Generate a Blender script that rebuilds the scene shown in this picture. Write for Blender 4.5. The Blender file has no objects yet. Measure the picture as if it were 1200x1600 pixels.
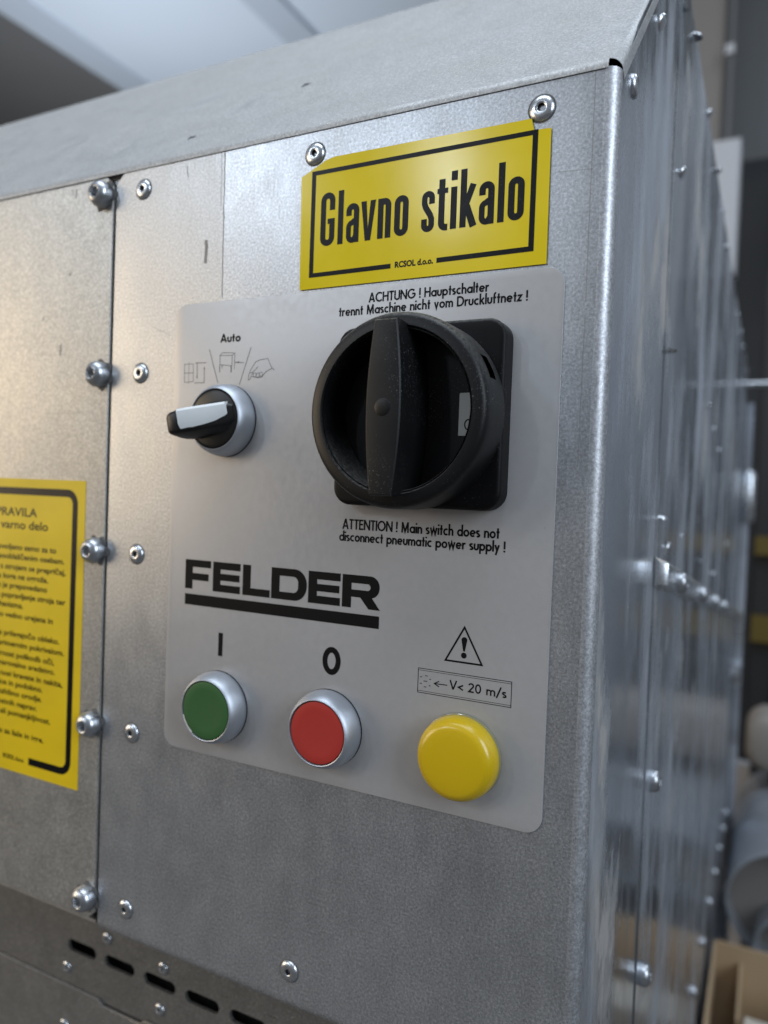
import bpy, bmesh, math, random
from math import sin, cos, pi, radians, sqrt
from mathutils import Matrix, Vector
random.seed(7)
SC = bpy.context.scene
COL = SC.collection
MM = 0.001            # everything below is written in millimetres; the cabinet front is y = 0, x right, z up

# ------------------------------------------------------------------ camera, world, lamps, exposure
cam = bpy.data.cameras.new("camera"); cam_ob = bpy.data.objects.new("camera", cam); COL.objects.link(cam_ob)
R3 = ((0.8889944809, 0.4564492722, 0.0366452553), (0.0449060140, -0.0072601211, -0.9989648345), (-0.4557107227, 0.8897198168, -0.0269515250))
cam_ob.matrix_world = Matrix(((R3[0][0], -R3[1][0], -R3[2][0], 0), (R3[0][1], -R3[1][1], -R3[2][1], -0.240),
                              (R3[0][2], -R3[1][2], -R3[2][2], 0), (0, 0, 0, 1)))
cam.sensor_fit = 'HORIZONTAL'; cam.sensor_width = 36.0; cam.lens = 1176.7 / 1200 * 36
cam.clip_start = 0.01; cam.clip_end = 60
cam.dof.use_dof = True; cam.dof.focus_distance = 0.255; cam.dof.aperture_fstop = 10.0
SC.camera = cam_ob

world = bpy.data.worlds.new("World"); SC.world = world; world.use_nodes = True
wn = world.node_tree.nodes; wl = world.node_tree.links; wn.clear()
wo = wn.new("ShaderNodeOutputWorld"); wb = wn.new("ShaderNodeBackground"); wl.new(wb.outputs[0], wo.inputs[0])
tc = wn.new("ShaderNodeTexCoord"); sep = wn.new("ShaderNodeSeparateXYZ"); ramp = wn.new("ShaderNodeValToRGB")
mr = wn.new("ShaderNodeMapRange"); mr.inputs[1].default_value = -1; mr.inputs[2].default_value = 1
wl.new(tc.outputs['Generated'], sep.inputs[0]); wl.new(sep.outputs[2], mr.inputs[0]); wl.new(mr.outputs[0], ramp.inputs[0]); wl.new(ramp.outputs[0], wb.inputs[0])
cr = ramp.color_ramp
cr.elements[0].position = 0.12; cr.elements[0].color = (.30, .295, .29, 1)
cr.elements[1].position = 0.9; cr.elements[1].color = (.62, .68, .78, 1)
e = cr.elements.new(0.42); e.color = (.28, .28, .285, 1)
e = cr.elements.new(0.60); e.color = (.38, .41, .46, 1)
wb.inputs[1].default_value = 0.52

def lamp(name, loc, target, sx, sy, watts, color):
    l = bpy.data.lights.new(name, 'AREA'); l.shape = 'RECTANGLE'; l.size = sx; l.size_y = sy; l.energy = watts; l.color = color
    o = bpy.data.objects.new(name, l); COL.objects.link(o); o.location = loc
    o.rotation_euler = (Vector(target) - Vector(loc)).to_track_quat('-Z', 'Y').to_euler()
    return o
WARM = (1.0, .80, .56); COOL = (.79, .89, 1.0)
lamp("warm_window", (-3.0, -1.45, .40), (-.2, 0, .0), 1.9, 1.5, 38, WARM)
lamp("warm_tube", (-3.2, -1.9, .55), (-.2, 0, .05), 1.0, .12, 5, WARM)
lamp("ceiling_tube_a", (-2.05, -2.4, 1.46), (-.2, 0, .05), .10, .42, 11, COOL)
lamp("ceiling_tube_b", (-1.10, -2.3, 1.17), (-.2, 0, .05), .11, .36, 4.5, COOL)
lamp("ceiling_bank", (-.2, -.5, 2.3), (-.15, .1, .0), 2.0, 1.4, 40, COOL)
lamp("cool_window", (1.9, -.9, .9), (-.1, .1, .0), .8, 1.4, 34, COOL)
lamp("ceiling_fill", (-2.6, 2.0, .85), (-2.6, 2.9, 2.2), 1.4, .8, 22, COOL)  # unseen fill lamp added behind the cabinet to brighten the ceiling
lamp("rear_fill", (.9, 1.1, 2.0), (.2, 1.3, -.5), 0.8, .8, 12, COOL)  # added fill lamp, lifts the dark objects behind the cabinet

SC.view_settings.view_transform = 'Standard'; SC.view_settings.look = 'None'
SC.view_settings.exposure = -0.20; SC.view_settings.gamma = 1.0; SC.view_settings.use_curve_mapping = False
SC.cycles.max_bounces = 8; SC.cycles.caustics_reflective = False; SC.cycles.caustics_refractive = False
SC.cycles.sample_clamp_indirect = 4.0

# ------------------------------------------------------------------ materials
def new_mat(name):
    m = bpy.data.materials.new(name); m.use_nodes = True
    n = m.node_tree.nodes; b = n.get("Principled BSDF"); return m, n, m.node_tree.links, b
def tex(n, l, scale=(1, 1, 1), kind="Object"):
    t = n.new("ShaderNodeTexCoord"); mp = n.new("ShaderNodeMapping"); l.new(t.outputs[kind], mp.inputs[0]); mp.inputs['Scale'].default_value = scale; return mp
def noise(n, l, mp, scale, detail=4, rough=.55, off=None):
    x = n.new("ShaderNodeTexNoise"); x.inputs['Scale'].default_value = scale; x.inputs['Detail'].default_value = detail; x.inputs['Roughness'].default_value = rough
    l.new(mp.outputs[0], x.inputs['Vector']); return x
def rampn(n, l, src, stops):
    r = n.new("ShaderNodeValToRGB"); l.new(src, r.inputs[0]); c = r.color_ramp
    while len(c.elements) < len(stops): c.elements.new(.5)
    for e, (p, v) in zip(c.elements, stops):
        e.position = p; e.color = (v, v, v, 1) if not isinstance(v, tuple) else (*v, 1)
    return r
def mixc(n, l, fac, a, b, mode='MIX'):
    x = n.new("ShaderNodeMix"); x.data_type = 'RGBA'; x.blend_type = mode
    for i, v in ((0, fac), (6, a), (7, b)):
        if hasattr(v, 'links') or hasattr(v, 'is_linked'): l.new(v, x.inputs[i])
        elif i == 0: x.inputs[0].default_value = v
        else: x.inputs[i].default_value = (*v, 1)
    return x.outputs[2]
def bump(n, l, b, src, strength, dist):
    x = n.new("ShaderNodeBump"); x.inputs['Strength'].default_value = strength; x.inputs['Distance'].default_value = dist
    l.new(src, x.inputs['Height']); l.new(x.outputs[0], b.inputs['Normal'])
def plain(name, col, rough=.5, metal=0.0, spec=.5, speck=0.0, coat=0.0, var=.06, vscale=60):
    m, n, l, b = new_mat(name); mp = tex(n, l)
    ns = noise(n, l, mp, vscale, 5)
    dark = tuple(c * (1 - var) for c in col); lite = tuple(min(1, c * (1 + var)) for c in col)
    c = mixc(n, l, ns.outputs[0], dark, lite)
    if speck:
        sp = noise(n, l, mp, 2300, 3, .6); r = rampn(n, l, sp.outputs[0], [(.64, 0.0), (.72, 1.0)])
        pt = noise(n, l, mp, 45, 3); pr = rampn(n, l, pt.outputs[0], [(.44, 0.0), (.66, 1.0)])
        mu = n.new("ShaderNodeMath"); mu.operation = 'MULTIPLY'; l.new(r.outputs[0], mu.inputs[0]); l.new(pr.outputs[0], mu.inputs[1])
        m2 = n.new("ShaderNodeMath"); m2.operation = 'MULTIPLY'; l.new(mu.outputs[0], m2.inputs[0]); m2.inputs[1].default_value = speck
        c = mixc(n, l, m2.outputs[0], c, (.42, .42, .42))
    l.new(c, b.inputs['Base Color'])
    rr = rampn(n, l, ns.outputs[0], [(.2, max(0, rough - .06)), (.8, min(1, rough + .06))]); l.new(rr.outputs[0], b.inputs['Roughness'])
    b.inputs['Metallic'].default_value = metal; b.inputs['Specular IOR Level'].default_value = spec; b.inputs['Coat Weight'].default_value = coat
    return m

def galv(name, base=(.54, .56, .585), rough=(.27, .46), stretch=(1, 1, 1), dust=0.0, dustcol=(.46, .45, .42), metal=1.0, smear=0.0, speckle=.5, dirt=.35, film=None, bumpy=.10, wavy=0.0):
    m, n, l, b = new_mat(name); mp = tex(n, l, stretch); mo = tex(n, l)
    big = noise(n, l, mp, 14, 5, .6); fine = noise(n, l, mo, 1050, 4, .75); mid = noise(n, l, mp, 90, 4, .6)
    v = rampn(n, l, big.outputs[0], [(.28, tuple(c * .93 for c in base)), (.72, tuple(min(1, c * 1.06) for c in base))])
    c = mixc(n, l, .45, v.outputs[0], rampn(n, l, mid.outputs[0], [(.3, tuple(c * .88 for c in base)), (.7, tuple(min(1, c * 1.10) for c in base))]).outputs[0])
    f = rampn(n, l, fine.outputs[0], [(.36, .66), (.52, 1.0), (.66, 1.38)])
    c = mixc(n, l, speckle, c, f.outputs[0], 'MULTIPLY')
    if dirt:                                                       # grimy brownish handling marks
        dn = noise(n, l, mo, 33, 8, .72); dr = rampn(n, l, dn.outputs[0], [(.56, 0.0), (.74, 1.0)])
        dm = n.new("ShaderNodeMath"); dm.operation = 'MULTIPLY'; dm.inputs[1].default_value = dirt; l.new(dr.outputs[0], dm.inputs[0])
        c = mixc(n, l, dm.outputs[0], c, (.30, .285, .26))
    rr = rampn(n, l, mid.outputs[0], [(.25, rough[0]), (.75, rough[1])])
    rough_out = rr.outputs[0]; b.inputs['Metallic'].default_value = metal
    if film is not None:                                           # left of the old protective film edge the zinc is dull and tan
        sx = n.new("ShaderNodeSeparateXYZ"); l.new(mo.outputs[0], sx.inputs[0])
        f0 = n.new("ShaderNodeMath"); f0.operation = 'LESS_THAN'; l.new(sx.outputs[0], f0.inputs[0]); f0.inputs[1].default_value = film
        fz = n.new("ShaderNodeMapRange"); fz.inputs[1].default_value = -.07; fz.inputs[2].default_value = .05; l.new(sx.outputs[2], fz.inputs[0])
        fm = n.new("ShaderNodeMath"); fm.operation = 'MULTIPLY'; l.new(f0.outputs[0], fm.inputs[0]); l.new(fz.outputs[0], fm.inputs[1])
        c = mixc(n, l, fm.outputs[0], c, mixc(n, l, .28, c, (.50, .475, .43)))
        fr = n.new("ShaderNodeMath"); fr.operation = 'MULTIPLY_ADD'; l.new(fm.outputs[0], fr.inputs[0]); fr.inputs[1].default_value = .05; l.new(rough_out, fr.inputs[2]); rough_out = fr.outputs[0]
    if dust:
        d1 = noise(n, l, mo, 30, 6, .65); d2 = noise(n, l, mo, 1700, 2, .6)
        a = rampn(n, l, d1.outputs[0], [(.30, dust * (.40 if dust > .5 else .75)), (.66, dust)])
        g = rampn(n, l, d2.outputs[0], [(.35, .62), (.62, 1.0)])
        mu = n.new("ShaderNodeMath"); mu.operation = 'MULTIPLY'; l.new(a.outputs[0], mu.inputs[0]); l.new(g.outputs[0], mu.inputs[1])
        gr = rampn(n, l, d2.outputs[0], [(.4, tuple(x * .8 for x in dustcol)), (.60, dustcol), (.69, (.86, .86, .84))])
        c = mixc(n, l, mu.outputs[0], c, gr.outputs[0])
        inv = n.new("ShaderNodeMath"); inv.operation = 'MULTIPLY_ADD'; l.new(mu.outputs[0], inv.inputs[0]); inv.inputs[1].default_value = -metal; inv.inputs[2].default_value = metal
        l.new(inv.outputs[0], b.inputs['Metallic'])
        rm = n.new("ShaderNodeMix"); rm.data_type = 'FLOAT'; l.new(mu.outputs[0], rm.inputs[0]); l.new(rough_out, rm.inputs[2]); rm.inputs[3].default_value = .75
        rough_out = rm.outputs[0]
    if smear:                                                      # run marks and dried dust trails down the side
        ms = tex(n, l, (1, 15, 5.0)); s1 = noise(n, l, ms, 1.0, 9, .68); r1 = rampn(n, l, s1.outputs[0], [(.46, 0.05), (.66, smear)])
        ms2 = tex(n, l, (1, 10, 6)); s2 = noise(n, l, ms2, 1.3, 8, .66); r2 = rampn(n, l, s2.outputs[0], [(.55, 0.0), (.66, smear * 1.1)])
        c = mixc(n, l, r1.outputs[0], c, (.52, .56, .62)); c = mixc(n, l, r2.outputs[0], c, (.60, .56, .50))
        ad = n.new("ShaderNodeMath"); ad.operation = 'MAXIMUM'; l.new(r1.outputs[0], ad.inputs[0]); l.new(r2.outputs[0], ad.inputs[1])
        iv = n.new("ShaderNodeMath"); iv.operation = 'MULTIPLY_ADD'; l.new(ad.outputs[0], iv.inputs[0]); iv.inputs[1].default_value = -.75; iv.inputs[2].default_value = 1.0
        l.new(iv.outputs[0], b.inputs['Metallic'])
        rm = n.new("ShaderNodeMix"); rm.data_type = 'FLOAT'; l.new(ad.outputs[0], rm.inputs[0]); l.new(rough_out, rm.inputs[2]); rm.inputs[3].default_value = .62
        rough_out = rm.outputs[0]
    l.new(c, b.inputs['Base Color']); l.new(rough_out, b.inputs['Roughness'])
    if wavy:
        mw = tex(n, l, (1, 1, .45)); wv = noise(n, l, mw, 7.5, 2, .4); bump(n, l, b, wv.outputs[0], wavy, .012)
    if bumpy: bump(n, l, b, mid.outputs[0], bumpy, .0004)
    return m

M = {}
M['front'] = galv("galvanised_front", (.52, .54, .57), (.20, .33), (1, 1, .55), dust=.28, dustcol=(.36, .37, .385), speckle=1.0, dirt=.18, film=-.1998, bumpy=.05)
M['access'] = galv("galvanised_access", (.54, .53, .505), (.30, .44), (1, 1, .8), dust=.34, dustcol=(.37, .36, .335), speckle=.9, dirt=.22, bumpy=.05)
M['hood'] = galv("galvanised_dusty", (.52, .53, .54), (.34, .5), dust=.72, dustcol=(.34, .34, .33), speckle=1.0)
M['bend'] = galv("galvanised_bend", (.54, .56, .60), (.36, .48), speckle=1.0, dirt=.2, dust=.25, bumpy=.08)
M['side'] = galv("galvanised_side", (.60, .645, .71), (.10, .20), (1, 1, .2), smear=.6, speckle=.5, dirt=.3, bumpy=0, wavy=.35)
M['lower'] = galv("galvanised_lower_shaded", (.29, .285, .275), (.34, .5), dust=.4, dustcol=(.16, .155, .145), dirt=.5, speckle=.8)  # colours darkened to stand in for the shade under the front overhang
M['dustlip'] = galv("sawdust_lip", (.5, .5, .5), (.3, .5), dust=.9, dustcol=(.58, .53, .45))
M['inner'] = plain("inside_shade", (.02, .02, .021), .8)  # near-black colour stands in for shade inside the cabinet and rivet holes
M['zinc'] = galv("zinc_plated", (.62, .65, .69), (.16, .30), dirt=.25, dust=.08, speckle=.3)
M['zincdk'] = galv("zinc_screw", (.50, .53, .57), (.20, .34), dirt=.5, dust=.08, speckle=.3)
M['plate'] = plain("grey_plate", (.455, .45, .452), .42, .25, .5, var=.05, vscale=400)
M['black'] = plain("black_plastic", (.0035, .0035, .004), .48, 0, .18, speck=.8)
M['charcoal'] = plain("charcoal_plastic", (.006, .0062, .007), .42, 0, .30, speck=.9)
M['blackc'] = plain("black_gloss_plastic", (.006, .006, .006), .36, 0, .4, speck=.25)
M['print'] = plain("black_print", (.006, .006, .0065), .5, 0, .12)
M['printg'] = plain("grey_print", (.13, .13, .13), .5, 0, .4)
M['yellow'] = plain("yellow_vinyl", (.77, .60, .010), .22, 0, .32, speck=.25, var=.05, vscale=30)
M['yellowb'] = plain("yellow_vinyl_old", (.78, .545, .006), .36, 0, .32, speck=.15, var=.05, vscale=30)
M['signblk'] = plain("black_vinyl_print", (.005, .005, .0055), .30, 0, .14, speck=.3)
M['bezel'] = plain("satin_silver", (.50, .535, .59), .46, .85, .5, var=.03)
M['green'] = plain("green_cap", (.036, .120, .036), .42, 0, .35, speck=.08, vscale=50)
M['red'] = plain("red_cap", (.44, .036, .028), .42, 0, .35, speck=.12, vscale=50)
M['white'] = plain("white_insert", (.72, .75, .76), .35, 0, .5)
M['window'] = plain("pale_label", (.78, .78, .73), .5)
def smudge(m, dr, dv):
    n, l = m.node_tree.nodes, m.node_tree.links; b = n["Principled BSDF"]; mp = tex(n, l, (1, 1, 1.6)); x = noise(n, l, mp, 20, 4, .5)
    src = b.inputs['Roughness'].links[0].from_socket; a = n.new("ShaderNodeMath"); a.operation = 'MULTIPLY_ADD'; l.new(x.outputs[0], a.inputs[0]); a.inputs[1].default_value = dr; l.new(src, a.inputs[2]); l.new(a.outputs[0], b.inputs['Roughness'])
    g = rampn(n, l, x.outputs[0], [(.42, 1.0), (.70, dv)]); c0 = b.inputs['Base Color'].links[0].from_socket
    l.new(mixc(n, l, 1.0, c0, g.outputs[0], 'MULTIPLY'), b.inputs['Base Color'])
smudge(M['plate'], -.14, .975); smudge(M['yellow'], -.12, .92); smudge(M['yellowb'], .15, .88); smudge(M['red'], .15, .85); smudge(M['green'], .15, .85)
def settle(m, amt):
    n, l = m.node_tree.nodes, m.node_tree.links; b = n["Principled BSDF"]; mp = tex(n, l); g = n.new("ShaderNodeNewGeometry"); sx = n.new("ShaderNodeSeparateXYZ"); l.new(g.outputs['Normal'], sx.inputs[0])
    x = noise(n, l, mp, 900, 5, .8); r1 = rampn(n, l, x.outputs[0], [(.40, .12), (.64, 1.0)]); r2 = rampn(n, l, sx.outputs[2], [(.25, 0.0), (.95, amt)])
    mu = n.new("ShaderNodeMath"); mu.operation = 'MULTIPLY'; l.new(r1.outputs[0], mu.inputs[0]); l.new(r2.outputs[0], mu.inputs[1])
    c0 = b.inputs['Base Color'].links[0].from_socket; l.new(mixc(n, l, mu.outputs[0], c0, (.40, .39, .37)), b.inputs['Base Color'])
settle(M['charcoal'], .40); settle(M['black'], .4); settle(M['zincdk'], .25)
def lens():
    m, n, l, b = new_mat("yellow_lens"); mp = tex(n, l)
    b.inputs['Base Color'].default_value = (.64, .445, .005, 1); b.inputs['Roughness'].default_value = .27
    b.inputs['Subsurface Weight'].default_value = .35; b.inputs['Subsurface Radius'].default_value = (.004, .003, .0005); b.inputs['Subsurface Scale'].default_value = 1.0
    b.inputs['Coat Weight'].default_value = .25; b.inputs['Coat Roughness'].default_value = .2
    return m
M['lens'] = lens()
def clear():
    m, n, l, b = new_mat("clear_flange"); b.inputs['Base Color'].default_value = (.88, .86, .55, 1); b.inputs['Roughness'].default_value = .12
    b.inputs['Transmission Weight'].default_value = .7; b.inputs['IOR'].default_value = 1.45; return m
M['clear'] = clear()
M['ceil'] = plain("white_ceiling", (.74, .80, .88), .8, var=.03, vscale=2)
M['ceildk'] = plain("grey_ceiling", (.17, .165, .16), .85, var=.08, vscale=3)
M['ceilmid'] = plain("pale_beam", (.56, .61, .68), .8, var=.03, vscale=2)
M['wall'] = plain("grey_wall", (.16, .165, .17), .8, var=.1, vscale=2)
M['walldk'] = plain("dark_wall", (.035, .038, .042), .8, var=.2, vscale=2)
M['wallbr'] = plain("brown_grey_post", (.24, .225, .21), .8, var=.1, vscale=3)
M['cabgrey'] = plain("pale_grey_paint", (.52, .53, .56), .5)
M['partition'] = plain("partition_paint", (.30, .315, .34), .6, var=.15, vscale=4)
M['rackblk'] = plain("black_rack", (.012, .013, .015), .6)
M['rackyel'] = plain("yellow_beam", (.10, .07, .008), .6)
M['duct'] = galv("duct_metal", (.62, .65, .70), (.2, .35), dirt=.2, dust=.35, dustcol=(.6, .62, .65))
M['card'] = plain("cardboard", (.46, .33, .20), .85, var=.12, vscale=12)
M['paper'] = plain("white_paper", (.70, .68, .62), .7)
M['beige'] = plain("beige_plastic", (.34, .31, .28), .55)
M['floor'] = plain("concrete_floor", (.12, .115, .11), .7, var=.2, vscale=3)

# ------------------------------------------------------------------ mesh building
class MB:
    def __init__(s, org=(0, 0, 0)): s.v = []; s.f = []; s.mi = []; s.o = org; s.cur = 0
    def p(s, x, y, z): s.v.append(((x - s.o[0]) * MM, (y - s.o[1]) * MM, (z - s.o[2]) * MM)); return len(s.v) - 1
    def face(s, *ids): s.f.append(ids); s.mi.append(s.cur)
    def quad(s, *pts): s.face(*[s.p(*q) for q in pts])
    def ring(s, pts): return [s.p(*q) for q in pts]
    def bridge(s, a, b, closed=True):
        n = len(a)
        for i in range(n if closed else n - 1): j = (i + 1) % n; s.face(a[i], a[j], b[j], b[i])
    def loft(s, rings, cap0=False, cap1=True, closed=True):
        r = [s.ring(q) for q in rings]
        for a, b in zip(r, r[1:]): s.bridge(a, b, closed)
        if cap0: s.face(*reversed(r[0]))
        if cap1: s.face(*r[-1])
    def box(s, x0, x1, y0, y1, z0, z1):
        a = [(x0, y0, z0), (x1, y0, z0), (x1, y1, z0), (x0, y1, z0)]; s.loft([a, [(x, y, z1) for x, y, z in a]], True, True)
    def lathe(s, c, prof, seg=64, axis='-y', star=None, skip=None, cap=True):
        """prof = (radius, height above the base) pairs; the axis leaves the surface"""
        rings = []
        for k, (r, h) in enumerate(prof):
            q = []
            for i in range(seg):
                t = 2 * pi * i / seg; rr = r
                if star and k >= star: rr = r * (1 + .13 * cos(6 * t))
                a, b = rr * cos(t), rr * sin(t)
                q.append((c[0] + a, c[1] - h, c[2] + b) if axis == '-y' else (c[0] + h, c[1] + a, c[2] + b) if axis == '+x' else (c[0] + a, c[1] + b, c[2] + h))
            rings.append(s.ring(q))
        for k, (a, b) in enumerate(zip(rings, rings[1:])):
            for i in range(seg):
                if skip and skip(k, i): continue
                j = (i + 1) % seg; s.face(a[i], a[j], b[j], b[i])
        if cap: s.face(*rings[-1])
    def prism(s, outline, y0, y1, fillet=0, back=False):
        """plate with an (x, z) outline from y0 (back) to y1 (front, smaller y)"""
        n = len(outline); cx = sum(q[0] for q in outline) / n; cz = sum(q[1] for q in outline) / n
        def inset(d):
            res = []
            for i in range(n):
                a = Vector(outline[i - 1]); b = Vector(outline[i]); c = Vector(outline[(i + 1) % n])
                d1 = (b - a).normalized(); d2 = (c - b).normalized()
                n1 = Vector((-d1.y, d1.x)); n2 = Vector((-d2.y, d2.x)); m = (n1 + n2).normalized(); k = d / max(.3, m.dot(n1)); res.append(b + m * k)
            return res
        area = sum(outline[i - 1][0] * outline[i][1] - outline[i][0] * outline[i - 1][1] for i in range(n)); sg = 1 if area > 0 else -1
        rings = [[(q[0], y0, q[1]) for q in outline]]
        if fillet:
            for k in range(5):
                t = pi / 2 * k / 4; d = fillet * (1 - cos(t)); y = y1 + fillet - fillet * sin(t)
                rings.append([(q[0], y, q[1]) for q in inset(d * sg)])
        else: rings.append([(q[0], y1, q[1]) for q in outline])
        s.loft(rings, back, True)
    def ribbon(s, pts, w, y, closed=False):
        n = len(pts); L = []; R = []
        for i in range(n):
            b = Vector(pts[i])
            if closed: a = Vector(pts[i - 1]); c = Vector(pts[(i + 1) % n])
            else: a = Vector(pts[i - 1]) if i else b; c = Vector(pts[i + 1]) if i < n - 1 else b
            d1 = (b - a) if (b - a).length > 1e-6 else (c - b); d2 = (c - b) if (c - b).length > 1e-6 else (b - a)
            d1 = d1.normalized(); d2 = d2.normalized(); n1 = Vector((-d1.y, d1.x)); n2 = Vector((-d2.y, d2.x))
            m = n1 + n2; m = m.normalized() if m.length > 1e-4 else n1
            k = min(w / 2 / max(.25, m.dot(n1)), w * 1.6)
            L.append(s.p(b.x + m.x * k, y, b.y + m.y * k)); R.append(s.p(b.x - m.x * k, y, b.y - m.y * k))
        for i in range(n if closed else n - 1): j = (i + 1) % n; s.face(L[i], L[j], R[j], R[i])
    def build(s, name, mats, parent=None, angle=35, recalc=True):
        me = bpy.data.meshes.new(name); me.from_pydata(s.v, [], s.f)
        for m in (mats if isinstance(mats, (list, tuple)) else [mats]): me.materials.append(m)
        for p, i in zip(me.polygons, s.mi): p.material_index = i; p.use_smooth = True
        if recalc:
            bm = bmesh.new(); bm.from_mesh(me); bmesh.ops.recalc_face_normals(bm, faces=bm.faces); bm.to_mesh(me); bm.free()
        me.set_sharp_from_angle(angle=radians(angle)); me.update()
        o = bpy.data.objects.new(name, me); COL.objects.link(o)
        if parent: o.parent = parent
        return o
def thing(name, label, cat, loc=(0, 0, 0), group=None):
    o = bpy.data.objects.new(name, None); COL.objects.link(o); o.location = [c * MM for c in loc]; o.empty_display_size = .02
    o['label'] = label; o['category'] = cat
    if group: o['group'] = group
    return o
def tag(o, label, cat, group=None):
    o['label'] = label; o['category'] = cat
    if group: o['group'] = group
    return o
def dup(o, parent, loc):
    c = o.copy(); COL.objects.link(c); c.parent = parent; c.location = [q * MM for q in loc]; return c
def arcp(cx, cz, rx, rz, a0, a1, n=14): return [(cx + rx * cos(radians(a0 + (a1 - a0) * i / n)), cz + rz * sin(radians(a0 + (a1 - a0) * i / n))) for i in range(n + 1)]
def rrect(x0, x1, z0, z1, r, n=8):
    return arcp(x1 - r, z0 + r, r, r, -90, 0, n) + arcp(x1 - r, z1 - r, r, r, 0, 90, n) + arcp(x0 + r, z1 - r, r, r, 90, 180, n) + arcp(x0 + r, z0 + r, r, r, 180, 270, n)

# ------------------------------------------------------------------ the machine cabinet
XR = -47.0                          # plane of the right side
cab = thing('machine_cabinet', 'galvanised sheet metal machine cabinet carrying the grey control plate and yellow signs', 'machine cabinet', (0, 0, 0))
def ztop(y): return min(135.0 + .986 * y, 253.5 - .012 * (y - 118))

# front sheet: front face, rounded right corner and the first strip of the side, all one bent sheet
m = MB(); rb = 4.5
prof = [(-259.4, 0), (-220, 0), (-180, 0), (-120, 0), (-80, 0), (-60, 0), (XR - rb, 0)] + [(XR - rb + rb * sin(t), rb - rb * cos(t)) for t in [pi / 2 * i / 10 for i in range(1, 11)]] + [(XR, 30), (XR, 60), (XR, 90), (XR, 118), (XR, 128.6)]
zb = -196.5; rows = []
for (x, y) in prof:
    zt = min(134.2, 134.2 + max(0, y)) if y < 3 else ztop(y) - 1.2
    zt = 134.2 if y < 4.6 else zt
    low = zb if y < .01 else zb - 200 * min(1, max(0, (y - rb) / 4))
    if x < -259: col = [(x, y, low), (x, y, -110), (x, y, 0), (x, y, 80), (x, y, zt - 5)]
    else: col = [(x, y, low), (x, y, -110), (x, y, 0), (x, y, 80), (x, y, zt)]
    rows.append(m.ring(col))
for a, b in zip(rows, rows[1:]): m.bridge(a, b, False)
c1 = m.p(-254.5, 0, 134.2); m.face(rows[0][4], c1, rows[1][4])
# bottom bend of the front sheet
br = 5.0; prev = None
for i in range(9):
    t = pi / 2 * i / 8; q = m.ring([(-259.4, br - br * cos(t), zb - br * sin(t)), (XR - rb, br - br * cos(t), zb - br * sin(t))])
    if prev: m.face(prev[0], prev[1], q[1], q[0])
    prev = q
q = m.ring([(-259.4, 46, zb - br), (XR - rb, 46, zb - br)]); m.face(prev[0], prev[1], q[1], q[0])
front = m.build('front_sheet', M['front'], cab)
# side strip repainted as streaky side metal
front.data.materials.append(M['side']); front.data.materials.append(M['bend'])
for p in front.data.polygons:
    if p.center.x > (XR - .4) * MM and p.center.y > 4.4 * MM: p.material_index = 1
    elif p.center.x > (XR - 4.4) * MM: p.material_index = 2

# access panel left of the gap
m = MB()
m.prism([(-620, -196.5), (-264.8, -196.5), (-261.2, -193), (-261.2, 128.5), (-264.8, 133.2), (-620, 133.2)], 1.6, -.35, .35)
m.box(-620, -262.5, 1.8, 46, -199.4, -198.0)
m.build('access_panel', M['access'], cab)
m = MB(); m.box(-268, -253, 3.0, 5.0, -196, 122); m.build('gap_backing', M['inner'], cab)
m = MB(); m.box(-640, XR - 6, 2.4, 3.4, 122, 138); m.build('hood_flange', M['front'], cab)

# sloping dusty hood, with a rolled lower lip, a rolled right edge and a relief notch at the corner
m = MB()
X0, hr = -900.0, 4.0
sl = Vector((118, 116.5)); sl = sl / sl.length; nrm = Vector((-sl.y, sl.x))      # along / outward (y, z)
secx = [(X0, 0.0), (-500, 0.0), (-300, 0.0), (-200, 0.0), (-120, 0.0), (-70, 0.0), (XR - hr - .4, 0.0)] + [(XR - hr - .4 + (hr + .5) * sin(t), -hr * (1 - cos(t))) for t in [pi / 2 * i / 8 for i in range(1, 9)]] + [(XR + .1, -hr - 3.2)]
along = [-2.0, -.6, 1.0, 2.1, 30, 60, 90, 120, 150, 165.8]
grid = []
for a in along:
    col = []
    for (x, d) in secx:
        if a < 0: y, z = -.45, 135.6 + a          # small vertical lip in front of the sheet
        else:
            base = Vector((-.3, 135.8)) + sl * a; y, z = base.x + nrm.x * d, base.y + nrm.y * d
            if a == 1.0: y -= .15
        col.append(m.p(x, y, z))
    grid.append(col)
for r in range(len(along) - 1):
    for c in range(len(secx) - 1):
        if along[r] < 2.0 and c >= 7: continue           # relief notch
        m.face(grid[r][c], grid[r][c + 1], grid[r + 1][c + 1], grid[r + 1][c])
rf = [(118, 252.5), (121, 254.2), (130, 254.4), (1250, 240)]
last = grid[-1]
for (y, z) in rf[1:]:
    row = [m.p(x, y, z + d * .9) for (x, d) in secx]
    for c in range(len(secx) - 1): m.face(last[c], last[c + 1], row[c + 1], row[c])
    last = row
hood = m.build('hood', M['hood'], cab, 40)
# bits of scraped swarf and dents on the hood
for (x, a, s_, rot) in ((-231, 21, 2.6, .5), (-192, 62, 2.8, .5)):
    m = MB(); b = Vector((-.3, 135.8)) + sl * a
    pts = [(-s_, 0, .05), (-.2 * s_, .25, .9), (s_, .1, .15), (.2 * s_, -.35, .1)]
    q = [m.p(x + u * cos(rot) - w * sin(rot), b.x + nrm.x * h + sl.x * (u * sin(rot) + w), b.y + nrm.y * h + sl.y * (u * sin(rot) + w)) for (u, w, h) in pts]
    m.face(q[0], q[1], q[2]); m.face(q[0], q[2], q[3]); m.face(q[0], q[3], q[1]); m.build('burr', M['zinc'], cab)

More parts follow.
